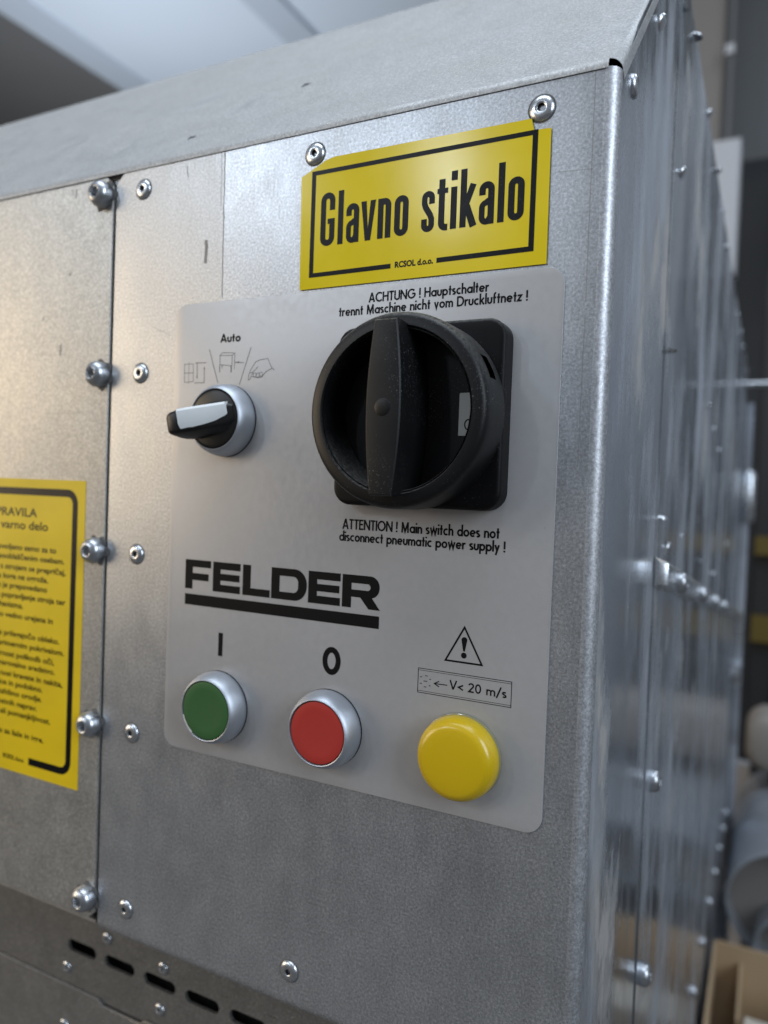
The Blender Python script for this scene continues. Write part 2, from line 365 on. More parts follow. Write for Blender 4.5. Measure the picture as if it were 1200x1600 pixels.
# rear side sheets: upper one, sloping lip with sawdust, lower one
def lipz(y): return -27.0 - .148 * (y - 130)
m = MB(); rows = []
for y in [129.9, 135, 200, 400, 700, 1000, 1250]:
    rows.append(m.ring([(XR + .3, y, lipz(y)), (XR + .3, y, 100), (XR + .3, y, ztop(y) - 1.0)]))
for a, b in zip(rows, rows[1:]): m.bridge(a, b, False)
e1 = m.ring([(XR - 2, 129.9, lipz(130)), (XR - 2, 129.9, 100), (XR - 2, 129.9, ztop(130) - 1)]); m.bridge(e1, rows[0], False)
e2 = m.ring([(XR - 60, 1250, lipz(1250)), (XR - 60, 1250, 100), (XR - 60, 1250, ztop(1250) - 1)]); m.bridge(rows[-1], e2, False)
m.build('rear_side_sheet', M['side'], cab)
m = MB(); rows = []
for y in [130.4, 200, 400, 700, 1000, 1250]:
    rows.append(m.ring([(XR + .6, y, -900), (XR + .6, y, -400), (XR + .6, y, lipz(y) + 1)]))
for a, b in zip(rows, rows[1:]): m.bridge(a, b, False)
e1 = m.ring([(XR - 2, 130.4, -900), (XR - 2, 130.4, -400), (XR - 2, 130.4, lipz(130))]); m.bridge(e1, rows[0], False)
e2 = m.ring([(XR - 60, 1250, -900), (XR - 60, 1250, -400), (XR - 60, 1250, lipz(1250))]); m.bridge(rows[-1], e2, False)
m.build('lower_side_sheet', M['side'], cab)
m = MB(); rows = []
for y in [129.0, 131, 250, 500, 800, 1100, 1250]:
    z = lipz(y); k = 0.0 if y < 130 else 1.0 + (y - 130) / 700.0
    d = 3.0 + 3.2 * k
    rows.append(m.ring([(XR + .5, y, z + 1.2), (XR + d - .8, y, z - .6), (XR + d, y, z - 1.5), (XR + d, y, z - 11.5), (XR + .7, y, z - 12.5)]))
for a, b in zip(rows, rows[1:]):
    for i in range(5):
        j = (i + 1) % 5; m.cur = 0 if i < 2 else 1; m.face(a[i], a[j], b[j], b[i])
m.cur = 1; m.face(*rows[0]); m.face(*reversed(rows[-1])); m.build('drip_lip', [M['dustlip'], M['zinc']], cab)
m = MB(); m.box(-640, XR - 3.5, 60, 64, -900, 185); m.box(XR - 9, XR - 5, 120, 150, -880, 235); m.build('dark_backing', M['inner'], cab)  # near-black sheets added behind the openings as the shaded interior
# angled flange along the bottom rear of the side
m = MB(); m.box(XR + .8, XR + 3.0, 800, 1250, -900, -700); m.box(XR + 3.2, XR + 14, 1240, 1250, -900, 180); m.build('corner_flange', M['side'], cab)

# lower front sheet with a row of long vent slots, set back under the front
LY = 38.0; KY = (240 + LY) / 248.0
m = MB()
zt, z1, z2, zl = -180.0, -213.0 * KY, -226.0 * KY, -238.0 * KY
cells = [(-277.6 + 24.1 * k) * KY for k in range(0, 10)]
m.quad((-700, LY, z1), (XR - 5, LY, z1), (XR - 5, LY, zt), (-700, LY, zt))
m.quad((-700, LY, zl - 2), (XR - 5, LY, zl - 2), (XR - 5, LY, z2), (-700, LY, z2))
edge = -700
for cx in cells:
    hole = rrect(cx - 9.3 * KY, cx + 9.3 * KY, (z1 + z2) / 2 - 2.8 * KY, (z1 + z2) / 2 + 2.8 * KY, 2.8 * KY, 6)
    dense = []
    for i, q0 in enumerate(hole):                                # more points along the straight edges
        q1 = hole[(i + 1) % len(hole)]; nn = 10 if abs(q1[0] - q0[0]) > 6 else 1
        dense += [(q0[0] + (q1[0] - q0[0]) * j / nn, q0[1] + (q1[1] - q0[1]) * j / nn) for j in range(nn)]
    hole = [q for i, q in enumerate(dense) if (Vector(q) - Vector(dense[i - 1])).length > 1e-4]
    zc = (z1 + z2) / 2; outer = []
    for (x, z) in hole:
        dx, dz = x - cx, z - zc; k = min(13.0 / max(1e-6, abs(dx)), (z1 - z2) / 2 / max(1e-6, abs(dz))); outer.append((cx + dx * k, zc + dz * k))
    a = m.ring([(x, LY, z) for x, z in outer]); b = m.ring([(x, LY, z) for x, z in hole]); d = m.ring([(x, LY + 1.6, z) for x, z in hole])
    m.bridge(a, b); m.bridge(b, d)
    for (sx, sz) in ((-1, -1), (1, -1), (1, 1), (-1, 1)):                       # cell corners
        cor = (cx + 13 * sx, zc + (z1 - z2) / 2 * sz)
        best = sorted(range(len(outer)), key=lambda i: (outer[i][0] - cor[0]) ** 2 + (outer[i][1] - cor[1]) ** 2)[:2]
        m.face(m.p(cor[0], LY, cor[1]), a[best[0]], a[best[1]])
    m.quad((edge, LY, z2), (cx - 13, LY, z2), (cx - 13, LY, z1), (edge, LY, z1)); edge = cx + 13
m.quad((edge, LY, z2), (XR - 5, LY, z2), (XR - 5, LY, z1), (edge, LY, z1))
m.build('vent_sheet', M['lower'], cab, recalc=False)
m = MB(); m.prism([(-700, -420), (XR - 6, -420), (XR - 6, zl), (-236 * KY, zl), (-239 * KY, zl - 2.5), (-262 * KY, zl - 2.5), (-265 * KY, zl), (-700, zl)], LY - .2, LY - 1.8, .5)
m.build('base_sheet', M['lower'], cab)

# rivets and screws
M['dark_ring'] = plain("dark_ring", (.16, .155, .15), .75, 0, .3, var=.5, vscale=700)  # flat darker ring on the sheet around front rivets and screws
def rivet_mesh(name, org_parent, r=4.0, axis='-y', hole=1.15, h=1.35):
    m = MB()
    if hole: m.lathe((0, 0, 0), [(r, 0), (r, .25), (r * .93, h * .55), (r * .72, h * .9), (r * .5, h), (hole * 1.25, h), (hole, h - .25)], 28, axis, cap=False)
    else: m.lathe((0, 0, 0), [(r, 0), (r, .3), (r * .9, h * .6), (r * .65, h * .92), (r * .3, h)], 24, axis)
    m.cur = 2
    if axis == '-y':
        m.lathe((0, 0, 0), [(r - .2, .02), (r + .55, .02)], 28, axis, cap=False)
    if hole:
        m.cur = 1; m.lathe((0, 0, 0), [(hole, h - .25), (hole * .97, h - 1.2), (hole * .9, h - 2.6)], 28, axis)
    return m.build(name, [M['zinc'], M['inner'], M['dark_ring']], org_parent, 50)
def rivets(first, pts):
    first.location = [q * MM for q in pts[0]]
    for q in pts[1:]:
        c = dup(first, cab, q); c.rotation_euler = (0, random.uniform(0, 6), 0)
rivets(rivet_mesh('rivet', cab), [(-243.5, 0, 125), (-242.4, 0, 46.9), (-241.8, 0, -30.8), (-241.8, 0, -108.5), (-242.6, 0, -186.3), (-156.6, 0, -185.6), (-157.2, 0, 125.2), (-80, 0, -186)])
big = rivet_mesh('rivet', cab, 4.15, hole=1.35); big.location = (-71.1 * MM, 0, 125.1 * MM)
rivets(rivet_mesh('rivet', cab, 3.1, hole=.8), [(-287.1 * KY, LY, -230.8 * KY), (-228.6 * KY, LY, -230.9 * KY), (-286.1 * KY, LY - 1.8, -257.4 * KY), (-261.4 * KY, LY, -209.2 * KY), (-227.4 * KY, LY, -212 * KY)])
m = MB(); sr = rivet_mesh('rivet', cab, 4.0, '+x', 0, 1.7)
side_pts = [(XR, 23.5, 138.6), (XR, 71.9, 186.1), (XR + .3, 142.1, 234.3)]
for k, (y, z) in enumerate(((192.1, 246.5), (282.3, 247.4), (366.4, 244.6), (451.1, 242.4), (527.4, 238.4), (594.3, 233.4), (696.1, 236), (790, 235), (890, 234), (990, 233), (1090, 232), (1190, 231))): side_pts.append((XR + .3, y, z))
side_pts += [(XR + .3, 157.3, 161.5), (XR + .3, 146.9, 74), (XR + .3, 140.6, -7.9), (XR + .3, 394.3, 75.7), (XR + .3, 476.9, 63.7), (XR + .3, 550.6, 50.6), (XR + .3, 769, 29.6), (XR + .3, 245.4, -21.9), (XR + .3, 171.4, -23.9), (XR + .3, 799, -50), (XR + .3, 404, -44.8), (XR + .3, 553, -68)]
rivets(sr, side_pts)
def screw_mesh(name, axis):
    m = MB(); m.lathe((0, 0, 0), [(5.5, 0), (5.6, .8), (5.6, 2.6), (5.35, 4.0), (4.7, 5.2), (3.7, 6.0), (2.75, 6.35), (2.45, 6.2)], 48, axis, cap=False)
    m.lathe((0, 0, 0), [(2.45, 6.2), (2.3, 6.1), (2.15, 4.6), (1.9, 3.6)], 48, axis, star=1)
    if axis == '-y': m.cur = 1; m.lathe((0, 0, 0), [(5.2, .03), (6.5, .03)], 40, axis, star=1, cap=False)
    return m.build(name, [M['zincdk'], M['dark_ring']], cab, 45)
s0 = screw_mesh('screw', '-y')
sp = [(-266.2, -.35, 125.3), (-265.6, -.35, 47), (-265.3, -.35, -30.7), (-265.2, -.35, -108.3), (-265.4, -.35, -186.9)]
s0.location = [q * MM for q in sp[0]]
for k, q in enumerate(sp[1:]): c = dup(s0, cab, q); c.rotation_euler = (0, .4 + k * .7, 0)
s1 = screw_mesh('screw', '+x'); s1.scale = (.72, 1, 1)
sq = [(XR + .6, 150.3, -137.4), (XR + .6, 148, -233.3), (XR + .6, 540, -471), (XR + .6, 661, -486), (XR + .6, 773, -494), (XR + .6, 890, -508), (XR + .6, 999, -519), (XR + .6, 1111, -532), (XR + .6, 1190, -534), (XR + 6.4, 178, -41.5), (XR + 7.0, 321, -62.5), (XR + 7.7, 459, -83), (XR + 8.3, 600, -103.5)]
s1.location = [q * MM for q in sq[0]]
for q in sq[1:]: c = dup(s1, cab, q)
# fittings at the far end of the side
m = MB(); m.lathe((XR, 1215, 210), [(5, 0), (5, 60), (4.4, 62)], 20, '+x'); m.build('handle_bar', M['zinc'], cab)
m = MB(); m.lathe((XR + 12, 1236, -30), [(9, 0), (11, 4), (11, 84), (8, 90)], 24, '+z'); m.lathe((XR + 2, 1236, 20), [(6, 0), (6, 10)], 16, '+x'); m.build('hinge_barrel', M['zinc'], cab)
m = MB(); m.lathe((XR, 1220, -298), [(20, 0), (22, 3), (16, 10), (13, 12)], 24, '+x'); m.build('cable_gland', M['zinc'], cab)
m = MB(); m.lathe((XR, 1220, 352), [(10, 0), (12, 4), (8, 10)], 20, '+x')

# old adhesive lines, scratches and a smudge on the front sheet: thin dull traces in the surface
M['trace'] = plain("dull_trace", (.27, .265, .26), .6, .3, var=.4, vscale=180)
m = MB()
def wob(x0, z0, x1, z1, w, n=18, j=.25, y=-.03):
    pts = [(x0 + (x1 - x0) * i / n + random.uniform(-j, j) * (abs(z1 - z0) > abs(x1 - x0)), z0 + (z1 - z0) * i / n + random.uniform(-j, j) * (abs(z1 - z0) <= abs(x1 - x0))) for i in range(n + 1)]
    m.ribbon(pts, w, y)
for args in ((-200.1, 133.5, -199.6, 75.4, .45), (-201.8, 133.4, -201.4, 112, .2, 18, .25, -.035), (-208.4, 99.5, -208.4, 90, 1.6, 8, .2, -.02),
             (-54.4, 133.5, -54.5, 62, .22, 18, .06, -.02), (-54.5, 58, -54.8, 10, .22, 18, .06, -.02), (-66, 104, -54, 103.2, .18, 8, .05, -.02),
             (-284, 131, -284.4, 127, .7, 6, .3, -.37), (-287, 131.5, -286.8, 129, .5, 6, .3, -.37), (-276, 130.6, -277, 129.2, .6, 5, .3, -.37), (-292, 62, -292.3, 57, 1.0, 7, .5, -.37), (-287, 94, -287.4, 92.6, .7, 5, .3, -.37), (-304, 75, -304.6, 73.6, .6, 5, .3, -.37),
             (-236, 66, -226, 62, .16, 10, .1, -.02), (-220, 131, -219, 126, .4, 8, .3, -.02), (-70, -30, -56, -34, .15, 10, .08, -.02), (-300, 30, -272, 31, .14, 10, .1, -.37)):
    m = MB(); wob(*args); m.build('glue_trace', M['trace'], cab)

# ------------------------------------------------------------------ lettering
AS = 1.07
def glyphs(x=.64, s=.075):
    """light geometric sans; strokes as centre lines, cap height 1, s = half stroke"""
    R = x / 2 - s; c = lambda a0, a1, cx=R + s, n=18: arcp(cx, x / 2, R, R, a0, a1, n)
    capR = .5 - s; G = {}
    O = lambda a0, a1, n=26: arcp(.5, .5, capR, capR, a0, a1, n)
    G['A'] = (.80, [[(s * .9, 0), (.40, 1)], [(.40, 1), (.80 - s * .9, 0)], [(.19, .30), (.61, .30)]])
    G['C'] = (.84, [O(45, 315)]); G['O'] = (1.0, [O(0, 360)]); G['G'] = (.98, [O(42, 360), [(1 - s, .5), (.56, .5)]])
    G['H'] = (.74, [[(s, 0), (s, 1)], [(.74 - s, 0), (.74 - s, 1)], [(s, .53), (.74 - s, .53)]])
    G['T'] = (.58, [[(0, 1 - s), (.58, 1 - s)], [(.29, 1 - s), (.29, 0)]])
    G['U'] = (.70, [[(s, 1)] + arcp(.35, .30, .35 - s, .30 - s, 180, 360) + [(.70 - s, 1)]])
    G['N'] = (.80, [[(s, 0), (s, 1)], [(s, .97), (.80 - s, .03)], [(.80 - s, 0), (.80 - s, 1)]])
    G['M'] = (.98, [[(.05 + s, 0), (.16, 1)], [(.16, .97), (.49, .12), (.82, .97)], [(.82, 1), (.93 - s, 0)]])
    G['D'] = (.80, [[(s, 0), (s, 1)], [(s, 1 - s), (.30, 1 - s)] + arcp(.30, .5, .5 - s, .5 - s, 90, -90) + [(s, s)]])
    G['E'] = (.54, [[(s, 0), (s, 1)], [(s, 1 - s), (.54, 1 - s)], [(s, .53), (.50, .53)], [(s, s), (.54, s)]])
    G['I'] = (.15, [[(s, 0), (s, 1)]])
    G['V'] = (.76, [[(s * .9, 1), (.38, .02)], [(.38, .02), (.76 - s * .9, 1)]])
    G['!'] = (.16, [[(s, .28), (s, 1)], [(s, 0), (s, .16)]]); G['.'] = (.16, [[(s, 0), (s, .15)]]); G[','] = (.16, [[(s * .6, -.14), (s * 1.3, .13)]])
    G['a'] = (x, [c(0, 360), [(x - s, 0), (x - s, x)]]); G['o'] = (x, [c(0, 360)]); G['c'] = (x * .82, [c(52, 308)])
    G['e'] = (x, [c(0, 318), [(s, x / 2), (x - s * 1.2, x / 2)]])
    G['d'] = (x, [c(0, 360), [(x - s, 0), (x - s, AS)]]); G['p'] = (x, [c(0, 360), [(s, -.30), (s, x)]]); G['b'] = (x, [c(0, 360), [(s, 0), (s, AS)]])
    n_ = .54; arch = lambda x0, w: [(x0, x * .5)] + arcp(x0 + (w) / 2, x - s - (w / 2), w / 2, w / 2, 180, 0, 12) + [(x0 + w, 0)]
    G['n'] = (n_, [[(s, 0), (s, x)], arch(s, n_ - 2 * s)]); G['h'] = (n_, [[(s, 0), (s, AS)], arch(s, n_ - 2 * s)])
    G['m'] = (.86, [[(s, 0), (s, x)], arch(s, .43 - s), arch(.43, .43 - s)])
    G['u'] = (n_, [[(s, x)] + arcp(n_ / 2, n_ / 2, n_ / 2 - s, n_ / 2 - s, 180, 360, 12) + [(n_ - s, x)]])
    G['r'] = (.36, [[(s, 0), (s, x)], [(s, x * .45)] + arcp(s + .24, x - s - .22, .24, .22, 175, 75, 8)])
    G['t'] = (.34, [[(.17, 0), (.17, .92)], [(0, x - s), (.34, x - s)]]); G['l'] = (.15, [[(s, 0), (s, AS)]]); G['i'] = (.15, [[(s, 0), (s, x)], [(s, x + .17), (s, x + .33)]])
    G['f'] = (.36, [[(.14, 0), (.14, .82)] + arcp(.14 + .15, .82, .15, AS - .82 - s, 180, 75, 8), [(0, x - s), (.34, x - s)]])
    G['s'] = (.42, [arcp(.21, x * .735, .155, x * .265 - s, 35, 180, 9) + [(.10, x * .60), (.31, x * .42)] + arcp(.21, x * .265, .155, x * .265 - s, 0, -145, 9)])
    G['k'] = (.54, [[(s, 0), (s, AS)], [(s, .24), (.47, x)], [(.20, .38), (.50, 0)]])
    G['v'] = (.54, [[(s * .9, x), (.27, .02), (.54 - s * .9, x)]]); G['y'] = (.54, [[(s * .9, x), (.29, .05)], [(.54 - s * .9, x), (.14, -.30)]])
    G['w'] = (.84, [[(s * .9, x), (.23, .03), (.42, x * .95), (.61, .03), (.84 - s * .9, x)]]); G['z'] = (.48, [[(.02, x - s), (.42, x - s), (.06, s), (.47, s)]])
    G['2'] = (.56, [arcp(.28, .72, .21, .21, 170, 0, 10) + [(.46, .60), (.07, s), (.55, s)]]); G['0'] = (.60, [arcp(.30, .5, .30 - s, .5 - s, 0, 360, 24)])
    G['/'] = (.44, [[(.02, -.12), (.42, 1.05)]]); G['<'] = (.52, [[(.50, .62), (.06, .36), (.50, .10)]]); G[' '] = (.30, [])
    return G
FUT = glyphs()
def stroke_text(mb, txt, x0, x1, z, cap, w, y, G=FUT, gap=.085):
    adv = 0; items = []
    for ch in txt:
        a, st = G[ch]; items.append((adv, st)); adv += a + gap
    adv -= gap; sx = (x1 - x0) / adv; k = 0
    for (o, st) in items:
        for p in st:
            pts = [(x0 + (o + u) * sx, z + v * cap) for u, v in p]
            closed = (Vector(pts[0]) - Vector(pts[-1])).length < 1e-4 and len(pts) > 3
            if closed: pts = pts[:-1]
            mb.ribbon(pts, w, y - .006 * (k % 4), closed); k += 1

# ------------------------------------------------------------------ grey control plate with its printing
plate = thing('control_plate', 'grey control label plate with rounded corners printed with warnings, riveted panel behind it', 'label plate', (-143, 0, -18))
plate['label'] = 'large grey control plate with rounded corners, black printing and a bold underlined maker name'
PO = (-143, 0, -18)
m = MB(PO); m.prism(rrect(-223.2, -61.2, -109.8, 74.0, 6.0, 10), 0, -.42, .12); m.build('plate_body', M['plate'], plate)
PY = -.47
m = MB(PO)
stroke_text(m, "ACHTUNG ! Hauptschalter", -132.0, -86.6, 67.9, 3.45, .60, PY); stroke_text(m, "trennt Maschine nicht vom Druckluftnetz !", -144.3, -73.1, 63.75, 3.45, .60, PY)
m.build('german_warning', M['print'], plate)
m = MB(PO)
stroke_text(m, "ATTENTION ! Main switch does not", -139.6, -79.4, -14.2, 3.75, .64, PY); stroke_text(m, "disconnect pneumatic power supply !", -140.8, -77.2, -18.6, 3.6, .64, PY)
m.build('english_warning', M['print'], plate)
m = MB(PO); stroke_text(m, "Auto", -199.2, -189.2, 57.4, 3.3, .74, PY); m.build('auto_lettering', M['print'], plate)
# bold block maker name and underline
m = MB(PO); T, Bm = -30.75, -42.8; Hh = T - Bm; sv, sh = 3.9, 2.95
def rc(x0, x1, z0, z1, k=0): m.quad((x0, PY - .006 * k, z0), (x1, PY - .006 * k, z0), (x1, PY - .006 * k, z1), (x0, PY - .006 * k, z1))
def E_(x0, x1): rc(x0, x0 + sv, Bm, T); rc(x0 + sv, x1, T - sh, T); rc(x0 + sv, x1 - .4, Bm + 4.65, Bm + 7.4); rc(x0 + sv, x1, Bm, Bm + sh)
rc(-213.9, -213.9 + sv, Bm, T); rc(-213.9 + sv, -200.5, T - sh, T); rc(-213.9 + sv, -201.6, Bm + 3.7, Bm + 6.6)
E_(-199.4, -185.6); rc(-184.4, -184.4 + sv, Bm, T); rc(-184.4 + sv, -171.2, Bm, Bm + sh)
def bowl(x0, x1, z0, z1, ix0, iz0, iz1, ix1, r, ri, k=1):
    o = [(x0, z0)] + arcp(x1 - r, z0 + min(r, (z1 - z0) / 2), r, min(r, (z1 - z0) / 2), -90, 0, 10) + arcp(x1 - r, z1 - min(r, (z1 - z0) / 2), r, min(r, (z1 - z0) / 2), 0, 90, 10) + [(x0, z1)]
    hi = min(ri, (iz1 - iz0) / 2)
    i_ = [(ix0, iz0)] + arcp(ix1 - ri, iz0 + hi, ri, hi, -90, 0, 10) + arcp(ix1 - ri, iz1 - hi, ri, hi, 0, 90, 10) + [(ix0, iz1)]
    a = m.ring([(x, PY, z) for x, z in o]); b = m.ring([(x, PY, z) for x, z in i_]); m.bridge(a, b)
bowl(-170.6, -154.3, Bm, T, -170.6 + sv, Bm + sh, T - sh, -154.3 - sv, 5.6, 2.2)
E_(-153.6, -139.6)
bowl(-138.8, -123.3, Bm + 4.0, T, -138.8 + sv, Bm + 6.7, T - sh, -127.0, 3.9, 1.2); rc(-138.8, -138.8 + sv, Bm, Bm + 4.0)
m.quad((-131.6, PY - .006, Bm + 4.6), (-127.6, PY - .006, Bm), (-122.9, PY - .006, Bm), (-127.0, PY - .006, Bm + 5.0))
m.build('maker_name', M['print'], plate)
m = MB(PO); rc(-213.8, -123.1, -49.4, -44.9); m.build('name_underline', M['print'], plate)
m = MB(PO); rc(-195.6, -193.4, -68.6, -59.2); m.build('start_mark', M['print'], plate)
m = MB(PO); m.ribbon(arcp(-142.3, -63.5, 2.85, 4.15, 0, 360, 36)[:-1], 2.15, PY, True); m.build('stop_mark', M['print'], plate)
# warning triangle
m = MB(PO); m.ribbon([(-90.35, -45.0), (-96.9, -57.0), (-83.7, -57.0)], .62, PY, True)
o = arcp(-90.25, -49.3, 1.05, 1.0, 0, 180, 10) + [(-90.25 - .32, -53.2), (-90.25 + .32, -53.2)]; m.face(*m.ring([(x, PY, z) for x, z in o]))
m.face(*m.ring([(x, PY, z) for x, z in arcp(-90.25, -54.6, 1.02, 1.02, 0, 345, 23)])); m.build('warning_triangle', M['print'], plate)
# air speed box
m = MB(PO); m.ribbon([(-106.9, -61.1), (-73.1, -61.1), (-73.1, -69.6), (-106.9, -69.6)], .22, PY, True); m.ribbon([(-106.8, -61.75), (-73.2, -61.75)], .14, PY); m.ribbon([(-106.8, -68.95), (-73.2, -68.95)], .14, PY)
stroke_text(m, "V< 20 m/s", -95.1, -74.7, -66.8, 3.2, .50, PY)
m.ribbon([(-100.6, -65.7), (-95.9, -65.6)], .32, PY); m.ribbon([(-98.9, -64.7), (-100.7, -65.7), (-98.9, -66.6)], .32, PY - .006)
for (x, z, w) in ((-105.8, -64.1, .8), (-103.7, -63.5, 1.0), (-102.3, -64.5, .6), (-104.1, -65.4, 1.4), (-105.8, -66.4, .8), (-104.1, -67.4, 1.0), (-102.4, -66.8, .6)): m.ribbon([(x - w / 2, z), (x + w / 2, z)], .24, PY)
m.build('air_speed_mark', M['print'], plate)
# selector pictograms
m = MB(PO); W = .22
m.ribbon([(-217.6, 49.5), (-213.0, 49.5), (-212.8, 42.2), (-217.5, 42.1)], W, PY, True); m.ribbon([(-217.5, 45.9), (-213, 45.8)], W, PY); m.ribbon([(-215.3, 50.3), (-215.3, 41.4)], W * .7, PY - .006)
m.ribbon([(-211.9, 49.8), (-206.2, 49.7)], .28, PY); m.ribbon([(-210.9, 49.8), (-210.8, 43.4)], .28, PY - .006); m.ribbon([(-212.1, 41.7), (-206.9, 41.6)], .28, PY); m.ribbon([(-207, 41.6), (-207.2, 47.9)], .28, PY - .006)
for (x, z, d) in ((-210.85, 43.8, -1), (-207.15, 47.6, 1)): m.face(*m.ring([(x - .3, PY - .012, z), (x + .3, PY - .012, z), (x, PY - .012, z + 1.6 * -d)]))
m.ribbon([(-204.8, 55.0), (-199.9, 41.2)], .26, PY); m.ribbon([(-183.9, 54.7), (-189.1, 40.2)], .26, PY)
m.ribbon([(-199.2, 52.2), (-198.0, 53.3), (-191.8, 52.9), (-193.1, 52.0)], W, PY, True); m.ribbon([(-199.2, 52.2), (-199.1, 48.6), (-193.1, 47.8), (-193.1, 52.0)], W, PY - .006); m.ribbon([(-191.8, 52.8), (-191.8, 46.4)], W, PY)
m.ribbon([(-199.2, 48.6), (-199.2, 45.5)], .3, PY - .01); m.ribbon([(-193.4, 47.8), (-193.4, 45.2)], .45, PY - .01); m.ribbon([(-198, 48.4), (-198, 47)], W, PY - .01)
m.ribbon([(-191.7, 49.2), (-187.1, 48.8)], .24, PY); m.face(*m.ring([(-191.4, PY - .012, 49.2), (-189.6, PY - .012, 49.5), (-189.6, PY - .012, 48.7)]))
m.ribbon([(-184.8, 41.9), (-184.6, 44.0), (-183.7, 45.9), (-181.6, 48.8), (-179.2, 49.6), (-175.6, 49.9), (-174.6, 47.8), (-173.6, 46.2), (-172.4, 45.3)], W, PY)
m.ribbon([(-184.8, 41.9), (-184.0, 42.2), (-183.5, 43.3), (-182.0, 43.1), (-180.2, 42.6), (-178.3, 42.9), (-177.2, 44.1), (-176.0, 45.1), (-173.6, 46.0)], W, PY - .006)
for (x, z) in ((-181.8, 43.8), (-180.2, 43.7), (-178.7, 44.0)): m.ribbon(arcp(x, z, .75, .85, 0, 360, 12)[:-1], W * .8, PY - .012, True)
m.ribbon([(-184.0, 44.5), (-182.3, 45.2), (-180.2, 47.0)], W * .8, PY - .012); m.ribbon([(-183.4, 43.6), (-182.6, 44.8)], W * .8, PY - .018)
m.build('pictograms', M['printg'], plate)

# ------------------------------------------------------------------ yellow main switch sign
sign = thing('warning_sign', 'yellow sticker sign reading Glavno stikalo with two trimmed corners, above the black main switch', 'sign', (-115, 0, 98))
SO = (-115, 0, 98)
m = MB(SO); m.prism([(-161.9, 74.9), (-67.4, 75.0), (-67.6, 118.2), (-73.2, 118.4), (-74.2, 122.3), (-148.8, 122.6), (-152.0, 121.9), (-162.7, 117.2)], -.46, -.62); m.build('sticker', M['yellow'], sign)
m = MB(SO); m.prism([(-161.9, 75.2), (-67.8, 75.3), (-68, 118), (-74.5, 118.2), (-74.6, 122.1), (-148.6, 122.3), (-162.4, 117)], 0, -.44); m.build('sticker_backing', M['yellow'], sign)
SY = -.67
m = MB(SO); m.quad((-157.9, SY, 118.5), (-71.8, SY, 118.5), (-71.8, SY, 116.9), (-157.9, SY, 116.9)); m.quad((-157.9, SY, 116.9), (-156.1, SY, 116.9), (-156.1, SY, 80.7), (-157.9, SY, 80.7)); m.quad((-73.6, SY, 116.9), (-71.8, SY, 116.9), (-71.8, SY, 81.2), (-73.6, SY, 81.2))
m.quad((-157.9, SY, 80.7), (-123.6, SY, 80.9), (-123.6, SY, 79.2), (-157.9, SY, 79.1)); m.quad((-105.9, SY, 81.0), (-71.8, SY, 81.2), (-71.8, SY, 79.5), (-105.9, SY, 79.3)); m.build('border', M['signblk'], sign)
